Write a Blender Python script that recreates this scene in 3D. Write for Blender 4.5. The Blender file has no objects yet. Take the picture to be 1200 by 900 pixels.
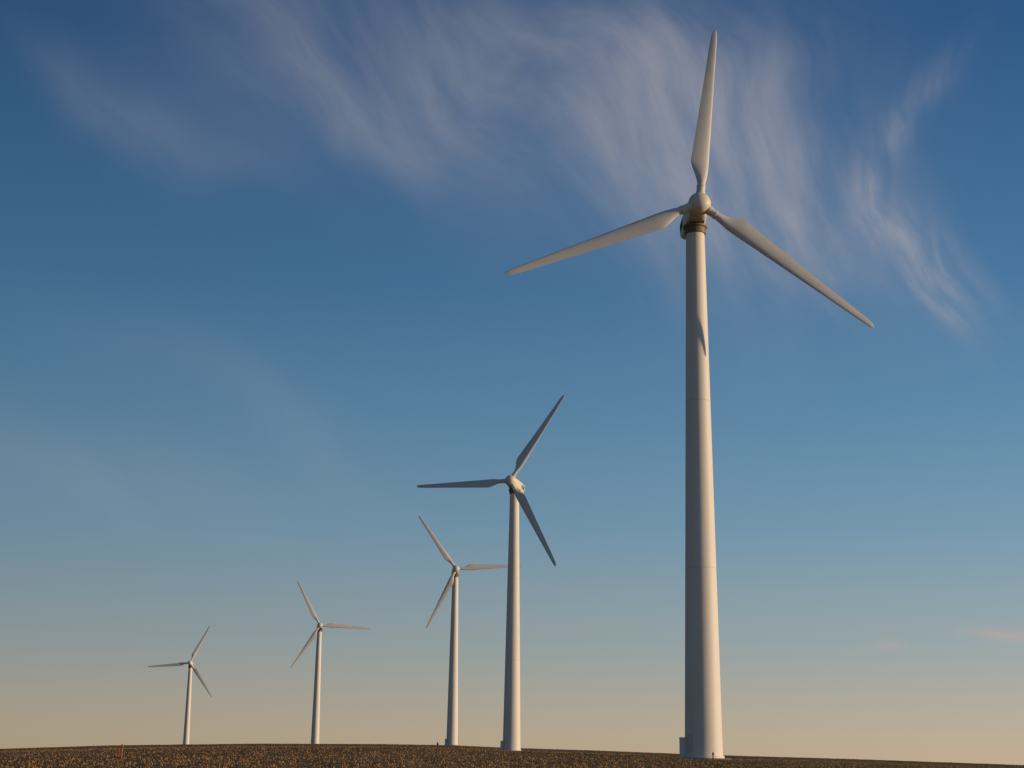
import bpy, math, random, numpy as np, mathutils
# metres; camera stands at the origin looking towards +Y
f,p,r,tilt,cone,hh=1836.,13.57,.69,8.11,-1.39,71.55
TURB=[(24.56,196.2,2.40,3.5,7.36),(-.14,420.6,4.61,-19.83,30.13),(-22.36,652.5,8.12,5.85,-34.42),(-102.53,856.7,1.04,9.49,-27.59),(-214.15,1067.9,-7.48,2.03,24.46)]
CREST=[(-.3153,.0046),(-.2466,.0075),(-.1565,.0096),(-.0769,.01025),(-.0344,.00999),(.0027,.00886),(.0558,.0079),(.1226,.0061),(.2148,.0046),(.3207,.0022)]
def cam(p,r):
    p=math.radians(p);r=math.radians(r)
    F=np.array([0,math.cos(p),math.sin(p)]);U0=np.array([0,-math.sin(p),math.cos(p)]);R0=np.array([1.,0,0])
    return F,R0*math.cos(r)+U0*math.sin(r),U0*math.cos(r)-R0*math.sin(r)
def axes(psi,t):
    psi=math.radians(psi);t=math.radians(t)
    a=np.array([math.sin(psi)*math.cos(t),-math.cos(psi)*math.cos(t),math.sin(t)])
    e1=np.array([math.cos(psi),math.sin(psi),0]);return a,e1,np.cross(a,e1)
F,R,U=cam(p,r)
scn=bpy.context.scene;col=bpy.context.collection
scn.view_settings.view_transform='Standard';scn.view_settings.look='None';scn.view_settings.exposure=0
SUN_AZ=97;SUN_EL=9
def lin(c): return tuple(((x/255)/12.92 if x/255<=.04045 else ((x/255+.055)/1.055)**2.4) for x in c)
# ---------------- world
scn.world=bpy.data.worlds.new("World");W=scn.world;W.use_nodes=True
W.cycles.sampling_method='MANUAL';W.cycles.sample_map_resolution=256
nt=W.node_tree;N=nt.nodes;LK=nt.links
bg=N['Background'];bg.inputs[1].default_value=.1
def sock(node,i,v):
    if isinstance(v,(int,float,tuple)): node.inputs[i].default_value=v
    else: LK.new(v,node.inputs[i])
def M_(op,a,b=0.,c=0.,clamp=False):
    n=N.new('ShaderNodeMath');n.operation=op;n.use_clamp=clamp
    sock(n,0,a);sock(n,1,b);sock(n,2,c);return n.outputs[0]
def VM(op,a,b=(0,0,0),scale=None):
    n=N.new('ShaderNodeVectorMath');n.operation=op;sock(n,0,a)
    if op!='SCALE' and op!='LENGTH': sock(n,1,b)
    if scale is not None: sock(n,3,scale)
    return n.outputs['Value'] if op in('LENGTH','DOT_PRODUCT') else n.outputs[0]
def mixc(fac,a,b):
    n=N.new('ShaderNodeMix');n.data_type='RGBA';sock(n,0,fac)
    for i,v in ((6,a),(7,b)):
        if isinstance(v,tuple): n.inputs[i].default_value=v+(1,)
        else: LK.new(v,n.inputs[i])
    return n.outputs[2]
sky=N.new('ShaderNodeTexSky');sky.sky_type='NISHITA';sky.sun_disc=False
sky.sun_elevation=math.radians(SUN_EL);sky.sun_rotation=math.radians(SUN_AZ);sky.dust_density=.5;sky.ozone_density=3
tc=N.new('ShaderNodeTexCoord');sep=N.new('ShaderNodeSeparateXYZ');LK.new(tc.outputs['Generated'],sep.inputs[0])
X,Y,Z=sep.outputs
ramp=N.new('ShaderNodeValToRGB');LK.new(M_('ADD',Z,.2),ramp.inputs[0])
st=[(-.2,(120,100,80)),(-.01,(192,168,138)),(.018,(184,168,147)),(.07,(150,160,162)),(.144,(113,147,169)),(.215,(89,131,162)),(.292,(66,111,150)),(.434,(40,81,125)),(.8,(30,62,98))]
cr=ramp.color_ramp;cr.elements[0].position=0;cr.elements[0].color=lin(st[0][1])+(1,);cr.elements[1].position=1;cr.elements[1].color=lin(st[-1][1])+(1,)
for z,c in st[1:-1]:
    e=cr.elements.new(z+.2);e.color=lin(c)+(1,)
rb=VM('SCALE',ramp.outputs[0],scale=M_('MULTIPLY',M_('ADD',M_('MULTIPLY',X,.5),1.),10.))
base=mixc(.85,sky.outputs[0],rb)
ys=M_('MAXIMUM',Y,.05)
cmb=N.new('ShaderNodeCombineXYZ');sock(cmb,0,M_('DIVIDE',X,ys));sock(cmb,1,M_('DIVIDE',Z,ys))
P0=cmb.outputs[0]
def noise(vec,scale,detail=5,rough=.5,dist=0.):
    n=N.new('ShaderNodeTexNoise');n.noise_dimensions='2D';n.inputs['Scale'].default_value=scale;n.inputs['Detail'].default_value=detail
    n.inputs['Roughness'].default_value=rough;n.inputs['Distortion'].default_value=dist;LK.new(vec,n.inputs['Vector']);return n
w1=VM('SCALE',VM('SUBTRACT',noise(P0,5,2,.45).outputs['Color'],(.5,.5,.5)),scale=.10)
PW=VM('ADD',P0,w1)
def mapping(vec,loc,rot,sc):
    n=N.new('ShaderNodeMapping');n.vector_type='TEXTURE';LK.new(vec,n.inputs[0])
    n.inputs[1].default_value=(loc[0],loc[1],0);n.inputs[2].default_value=(0,0,math.radians(rot));n.inputs[3].default_value=(sc[0],sc[1],1);return n.outputs[0]
def streak(rot,sx,sy,lo,hi,seed):
    n=noise(mapping(PW,(seed,seed),rot,(sx,sy)),1.,6,.56)
    m=N.new('ShaderNodeMapRange');m.interpolation_type='SMOOTHSTEP';LK.new(n.outputs[0],m.inputs[0]);m.inputs[1].default_value=lo;m.inputs[2].default_value=hi;return m.outputs[0]
TA=streak(-64,.20,.068,.27,.84,3.1);TB=streak(-40,.26,.07,.28,.8,7.7);TC=streak(-75,.08,.022,.30,.72,1.3)
def mask(u,v,rx,ry,rot,amp):
    l=VM('LENGTH',mapping(PW,(u,v),rot,(rx/1836,ry/1836)))
    return M_('MULTIPLY',M_('POWER',2.71828,M_('MULTIPLY',M_('MULTIPLY',l,l),-1.)),amp)
def addall(l):
    o=l[0]
    for x in l[1:]: o=M_('ADD',o,x)
    return o
A=addall([mask(.035,.455,300,130,-18,.44),mask(.13,.40,240,155,-38,.50),mask(.2172,.35,140,80,-30,.34)])
Bm=addall([mask(-.14,.47,260,90,-34,.40),mask(-.2657,.4368,190,38,-28,.17),mask(-.1669,.2164,240,40,-28,.10),mask(-.241,.1592,240,55,-15,.12)])
Cm=addall([mask(.2816,.4376,80,26,62,.26),mask(.2599,.3845,80,38,-78,.32),mask(.2936,.3333,80,46,-50,.40),mask(.2932,.2946,60,24,-80,.42)])
al=addall([M_('MULTIPLY',A,M_('ADD',M_('MULTIPLY',TA,.80),.22)),M_('MULTIPLY',Bm,M_('ADD',M_('MULTIPLY',TB,.75),.25)),M_('MULTIPLY',Cm,M_('ADD',M_('MULTIPLY',TC,.8),.15))])
gate=N.new('ShaderNodeMapRange');LK.new(Y,gate.inputs[0]);gate.inputs[1].default_value=.2;gate.inputs[2].default_value=.5
al=M_('MULTIPLY',al,gate.outputs[0],clamp=True)
skyc=mixc(al,base,tuple(10*x for x in lin((172,168,172))))
pk=M_('MULTIPLY',addall([mask(.3068,.0797,34,6,2,.30),mask(.2364,.0741,18,5,0,.2)]),gate.outputs[0],clamp=True)
skyc=mixc(pk,skyc,tuple(10*x for x in lin((208,170,152))))
LK.new(skyc,bg.inputs[0])
# sun
ld=bpy.data.lights.new("sun","SUN");ld.energy=3.5;ld.angle=math.radians(.5);ld.color=(1,.75,.47)
so=bpy.data.objects.new("sun",ld);col.objects.link(so)
a_,e_=math.radians(SUN_AZ),math.radians(SUN_EL)
sd=mathutils.Vector((math.sin(a_)*math.cos(e_),math.cos(a_)*math.cos(e_),math.sin(e_)))
so.rotation_euler=sd.to_track_quat('Z','Y').to_euler();so.location=(60,0,60)
# ---------------- materials
def mat(name,colr,rough=.5,var=.1,nscale=.4,streaks=False,metal=0.):
    m=bpy.data.materials.new(name);m.use_nodes=True;t=m.node_tree;b=t.nodes['Principled BSDF'];b.inputs['Roughness'].default_value=rough;b.inputs['Metallic'].default_value=metal
    c=t.nodes.new('ShaderNodeTexCoord');mp=t.nodes.new('ShaderNodeMapping');t.links.new(c.outputs['Object'],mp.inputs[0])
    mp.inputs[3].default_value=(1,1,.06) if streaks else (1,1,1)
    n=t.nodes.new('ShaderNodeTexNoise');n.inputs['Scale'].default_value=nscale;n.inputs['Detail'].default_value=6;t.links.new(mp.outputs[0],n.inputs[0])
    x=t.nodes.new('ShaderNodeMix');x.data_type='RGBA';t.links.new(n.outputs[0],x.inputs[0])
    x.inputs[6].default_value=tuple(v*(1-var) for v in colr)+(1,);x.inputs[7].default_value=tuple(min(1,v*(1+var)) for v in colr)+(1,)
    t.links.new(x.outputs[2],b.inputs['Base Color']);return m
m_tower=mat("tower_paint",(.74,.67,.59),.6,.12,.9,True)
m_blade=mat("blade_gelcoat",(.66,.61,.56),.55,.08,.5)
m_nac=mat("nacelle_paint",(.72,.65,.54),.5,.12,.8)
m_dark=mat("yaw_bearing_bronze",(.18,.12,.065),.6,.3,3)
m_vent=mat("vent_dark",(.05,.05,.05),.6,.2,3)
m_conc=mat("foundation_concrete",(.22,.17,.12),.9,.2,2)
m_seam=mat("seam_paint",(.62,.56,.50),.6,.1,2)
# ---------------- mesh helpers
def mk(name,V,Fc,mt,parent=None,ang=35,smooth=True):
    m=bpy.data.meshes.new(name);m.from_pydata([tuple(map(float,v)) for v in V],[],Fc);m.validate();m.update()
    for a in (mt if isinstance(mt,list) else [mt]): m.materials.append(a)
    if smooth:
        m.polygons.foreach_set('use_smooth',[True]*len(m.polygons));m.set_sharp_from_angle(angle=math.radians(ang))
    o=bpy.data.objects.new(name,m);col.objects.link(o)
    if parent: o.parent=parent
    return o
def loft(rings,cap=True):
    V=[];Fc=[];n=len(rings[0])
    for rg in rings: V+=list(rg)
    for i in range(len(rings)-1):
        for j in range(n):
            k=(j+1)%n;Fc.append((i*n+j,i*n+k,(i+1)*n+k,(i+1)*n+j))
    if cap: Fc.append(tuple(range(n))[::-1]);Fc.append(tuple((len(rings)-1)*n+j for j in range(n)))
    return V,Fc
def join(parts):
    V=[];Fc=[]
    for v,fc in parts:
        o=len(V);V+=list(v);Fc+=[tuple(i+o for i in q_) for q_ in fc]
    return V,Fc
def circ(r,z,n=48,cx=0,cy=0): return [np.array((cx+r*math.cos(2*math.pi*j/n),cy+r*math.sin(2*math.pi*j/n),z)) for j in range(n)]
def box(x0,x1,y0,y1,z0,z1):
    V=[np.array(v) for v in((x0,y0,z0),(x1,y0,z0),(x1,y1,z0),(x0,y1,z0),(x0,y0,z1),(x1,y0,z1),(x1,y1,z1),(x0,y1,z1))]
    return V,[(0,3,2,1),(4,5,6,7),(0,1,5,4),(1,2,6,5),(2,3,7,6),(3,0,4,7)]
def blade():
    n=32;rs=[.9,1.4,2.0,2.6,3.2,3.9,4.6,5.3,6.0,6.7,7.6,8.8,10.3,12,14.5,17,19.5,22,24,25.7,26.8,27.4,27.75,27.95]
    rings=[]
    for rr in rs:
        if rr<=2.6: c=1.0;b=0
        elif rr<6.4:
            s=(rr-2.6)/3.8;b=s*s*(3-2*s);c=1.0+1.55*b
        else:
            c=2.55+(.85-2.55)*((rr-6.4)/20.6)**.9;b=1
            if rr>26.5: c=.87*math.sqrt(max(.02,1-((rr-26.5)/1.5)**2))
        th=1.0*(1-b)+b*(.03+c*max(.13,.24-.010*(rr-6)))
        if rr>26.5: th=min(th,c*.16)
        off=.5*(1-b)+.30*b
        tw=math.radians(b*max(-1,11-12*(rr-6)/18))
        ring=[]
        for j in range(n):
            t=2*math.pi*j/n
            xx=.5-.5*math.cos(t);yy=.5*math.sin(t)
            if b>0:
                naca=(1.4845*math.sqrt(xx)-.63*xx-1.758*xx**2+1.4215*xx**3-.5075*xx**4)
                yb=math.copysign(naca*(1.15 if math.sin(t)>0 else .85),math.sin(t));yy=yy*(1-b)+yb*b
            px=(off-xx)*c;pz=yy*th
            ring.append(np.array((px*math.cos(tw)+pz*math.sin(tw),rr,-px*math.sin(tw)+pz*math.cos(tw))))
        rings.append(ring)
    return loft(rings)
def superell(w,h,z,n=40,e=4.,cy=0):
    o=[]
    for j in range(n):
        t=2*math.pi*j/n;c,s=math.cos(t),math.sin(t)
        o.append(np.array((math.copysign(abs(c)**(2/e),c)*w/2,cy+math.copysign(abs(s)**(2/e),s)*h/2,z)))
    return o
BV,BF=blade()
turb=[]
for (x,y,zb,psi,phi) in TURB:
    a,e1,e2=axes(psi,tilt);hub=np.array([x,y,zb+hh]);tb=hub-3.5*a;tb[2]=zb
    E=bpy.data.objects.new("wind_turbine",None);E.empty_display_size=3;col.objects.link(E);E.location=tuple(tb)
    H=hub-tb;MR=np.column_stack([e1,e2,a])
    def loc(v): return H+MR@np.array(v)
    topz=float((hub-3.5*a-tb)[2])-1.75
    rings=[circ(2.55,-.9),circ(2.55,.30),circ(2.42,.32),circ(2.37,.5)]
    def tr(z): return 2.36+(1.22-2.36)*(z/topz)
    for k in range(1,25):
        z=topz*k/24;rings.append(circ(tr(z),z))
    mk("tower",*loft(rings),m_tower,E,30)
    se=[]
    for fr in (.34,.655):
        z=topz*fr;se.append(loft([circ(tr(z)+.002,z-.05),circ(tr(z)+.018,z-.04),circ(tr(z)+.018,z+.04),circ(tr(z)+.002,z+.05)],False))
    mk("tower_flange",*join(se),m_seam,E)
    mk("yaw_bearing",*loft([circ(1.24,topz-.9),circ(1.42,topz-.85),circ(1.46,topz-.1),circ(1.62,topz),circ(1.62,topz+.28),circ(1.3,topz+.3)]),m_dark,E)
    mk("foundation",*loft([circ(3.3,-1.2),circ(3.3,.02),circ(3.2,.06)]),m_conc,E)
    mk("cabinet",*join([box(-2.95,-2.2,-.6,.6,.0,2.45),box(-3.0,-2.2,-.66,.66,2.45,2.55)]),m_tower,E,smooth=False)
    nn=8
    def arc(r_,z):return [np.array((r_*math.cos(t),r_*math.sin(t),z)) for t in [math.radians(205+j*24/nn) for j in range(nn+1)]]
    Vd=arc(tr(.8)+.07,.75)+arc(tr(3)+.07,3.0)+arc(tr(.8)-.1,.75)+arc(tr(3)-.1,3.0);m9=nn+1
    Fd=[(j,j+1,m9+j+1,m9+j) for j in range(nn)]+[(0,m9,3*m9,2*m9),(nn,2*m9+nn,3*m9+nn,m9+nn)]+[(m9+j,m9+j+1,3*m9+j+1,3*m9+j) for j in range(nn)]
    mk("door",Vd,Fd,m_seam,E)
    sec=[(1.7,1.9,-.95,.0),(2.35,2.4,-1.15,-.02),(2.6,2.75,-1.8,-.05),(2.75,2.95,-3.2,-.05),(2.75,2.95,-6.2,.0),(2.6,2.75,-8.0,.08),(2.2,2.3,-8.5,.12),(1.6,1.7,-8.65,.15)]
    V,Fc=loft([superell(w,h,z,cy=cy) for w,h,z,cy in sec]);mk("nacelle",[loc(v) for v in V],Fc,m_nac,E,40)
    parts=[]
    for sx in (-1,1):
        for k in range(5):
            z0=-7.3+k*.42;parts.append(box(sx*1.37-.03,sx*1.37+.03,-.55,.55,z0,z0+.22))
    V,Fc=join(parts);mk("vent_louvres",[loc(v) for v in V],Fc,m_vent,E,smooth=False)
    V,Fc=join([box(-.95,.95,-1.62,-1.40,-5.6,-1.9)]);mk("bedplate",[loc(v) for v in V],Fc,m_dark,E,smooth=False)
    V,Fc=join([box(-.04,.04,1.3,2.7,-7.6,-7.52),box(-.45,.45,2.5,2.56,-7.6,-7.54),box(-.5,-.38,2.5,2.8,-7.65,-7.5),box(.38,.5,2.5,2.8,-7.65,-7.5),box(-.7,.7,1.38,1.62,-6.6,-4.4)])
    mk("wind_sensor",[loc(v) for v in V],Fc,m_nac,E,smooth=False)
    prof=[(1.30,-.95),(1.42,-.7),(1.5,-.1),(1.46,.35),(1.28,.8),(.95,1.15),(.5,1.36),(.12,1.42)]
    V,Fc=loft([circ(r_,z,40) for r_,z in prof]);mk("rotor_hub",[loc(v) for v in V],Fc,m_nac,E,60)
    for k in range(3):
        an=math.radians(phi+120*k);cc_=math.radians(cone)
        d=np.array((math.sin(an)*math.cos(cc_),math.cos(an)*math.cos(cc_),math.sin(cc_)))
        lx=np.array((math.cos(an),-math.sin(an),0));lz=np.cross(lx,d)
        Bm_=np.column_stack([lx,d,lz])
        mk("blade",[loc(Bm_@v) for v in BV],BF,m_blade,E,60)
        cl=loft([[Bm_@np.array((v[0],v[2],v[1])) for v in circ(r_,z,32)] for r_,z in ((.62,1.1),(.62,1.75),(.56,1.78),(.56,2.5),(.6,2.52),(.6,2.7),(.5,2.72))])
        mk("blade_root_collar",[loc(v) for v in cl[0]],[t[::-1] for t in cl[1]],m_nac,E)
    turb.append((float(tb[0]),float(tb[1]),zb))
# ---------------- terrain
azc=[math.atan(c[0]) for c in CREST];slc=[c[1]*math.cos(math.atan(c[0])) for c in CREST]
def crest_slope(az): return float(np.interp(az,azc,slc))
rr_t=[math.hypot(t[0],t[1]) for t in turb]
KK=[1.7+rr_t[i]*crest_slope(math.atan2(turb[i][0],turb[i][1]))-turb[i][2] for i in range(5)]
kr=[0,90,rr_t[0],rr_t[1],rr_t[2],rr_t[3],rr_t[4],2500,6000,12000]
kv=[1.7,1.15,KK[0],KK[1],max(0,KK[2]),KK[3],KK[4],KK[4]+40,KK[4]+110,KK[4]+260]
rnd=random.Random(4)
def gz(az,r_): return 1.7+r_*crest_slope(az)-float(np.interp(r_,kr,kv))
rings_r=sorted(set([0.01]+[2*1.06**k for k in range(150) if 2*1.06**k<11500]+[12000]+list(np.arange(60,300,4))+list(np.arange(300,1100,10))))
azs=list(np.radians(np.concatenate([np.arange(-180,-24,6),np.arange(-24,24.01,.2),np.arange(30,180,6)])))
V=[];nA=len(azs)
for r_ in rings_r:
    for az in azs:
        z=gz(az,r_)
        if 50<r_<1200: z+=.045*rnd.uniform(-1,1)
        V.append((r_*math.sin(az),r_*math.cos(az),z))
Fc=[]
for i in range(len(rings_r)-1):
    for j in range(nA):
        k=(j+1)%nA;Fc.append((i*nA+j,(i+1)*nA+j,(i+1)*nA+k,i*nA+k))
gm=bpy.data.materials.new("ploughed_soil");gm.use_nodes=True;t=gm.node_tree;b=t.nodes['Principled BSDF'];b.inputs['Roughness'].default_value=.95;b.inputs['Specular IOR Level'].default_value=.1
c=t.nodes.new('ShaderNodeTexCoord')
def gn(sc,s3,d=6):
    mp=t.nodes.new('ShaderNodeMapping');mp.inputs[3].default_value=s3;t.links.new(c.outputs['Object'],mp.inputs[0])
    n=t.nodes.new('ShaderNodeTexNoise');n.inputs['Scale'].default_value=sc;n.inputs['Detail'].default_value=d;n.inputs['Roughness'].default_value=.65;t.links.new(mp.outputs[0],n.inputs[0]);return n.outputs[0]
n1=gn(.9,(1,.2,1));n2=gn(.05,(.5,.15,1),3)
r1=t.nodes.new('ShaderNodeValToRGB');t.links.new(n1,r1.inputs[0]);r1.color_ramp.elements[0].position=.35;r1.color_ramp.elements[0].color=(.10,.055,.025,1);r1.color_ramp.elements[1].position=.68;r1.color_ramp.elements[1].color=(.32,.19,.075,1)
r2=t.nodes.new('ShaderNodeValToRGB');t.links.new(n2,r2.inputs[0]);r2.color_ramp.elements[0].position=.42;r2.color_ramp.elements[0].color=(1,1,1,1);r2.color_ramp.elements[1].position=.62;r2.color_ramp.elements[1].color=(.62,.68,.5,1)
mx=t.nodes.new('ShaderNodeMix');mx.data_type='RGBA';mx.blend_type='MULTIPLY';mx.inputs[0].default_value=1;t.links.new(r1.outputs[0],mx.inputs[6]);t.links.new(r2.outputs[0],mx.inputs[7]);t.links.new(mx.outputs[2],b.inputs['Base Color'])
bp=t.nodes.new('ShaderNodeBump');bp.inputs['Distance'].default_value=.35;t.links.new(n1,bp.inputs['Height']);t.links.new(bp.outputs[0],b.inputs['Normal'])
mk("ground",V,Fc,gm,None,60)
sm=mat("stubble_straw",(.28,.155,.055),.9,.55,.35)
V=[];Fc=[]
for k in range(46000):
    az=math.radians(rnd.uniform(-20,20));r_=60*(670/60)**rnd.random()
    x=r_*math.sin(az);y=r_*math.cos(az);z=gz(az,r_)-.04;s=rnd.uniform(.03,.085)*(1+r_/500);h=s*rnd.uniform(.6,1.6);o=len(V);an=rnd.uniform(0,3.14)
    for j in range(3): V.append((x+s*math.cos(an+j*2.09),y+s*math.sin(an+j*2.09),z))
    V.append((x+rnd.uniform(-.05,.05),y,z+.03+h));Fc+=[(o,o+1,o+3),(o+1,o+2,o+3),(o+2,o,o+3)]
mk("field_stubble",V,Fc,sm,None,smooth=False)
pm=mat("post_paint",(.35,.10,.05),.7,.2,4);pd=mat("post_wood",(.10,.07,.05),.9,.3,4)
for u,rr_,mt in ((-.2396,120,pm),(-.0436,150,pd),(.1277,150,pd)):
    az=math.atan(u);x,y=rr_*math.sin(az),rr_*math.cos(az)
    V,Fc=join([loft([circ(.06,-.3,10),circ(.055,1.0,10),circ(.02,1.06,10)]),box(-.09,.09,-.07,.07,.78,.93)])
    o=mk("marker_post",V,Fc,mt);o.location=(x,y,gz(az,rr_))
c=bpy.data.cameras.new("camera");o=bpy.data.objects.new("camera",c);col.objects.link(o);scn.camera=o
c.sensor_width=36;c.lens=f/1200*36;c.clip_end=30000
o.matrix_world=mathutils.Matrix(((R[0],U[0],-F[0],0),(R[1],U[1],-F[1],0),(R[2],U[2],-F[2],1.7),(0,0,0,1)))
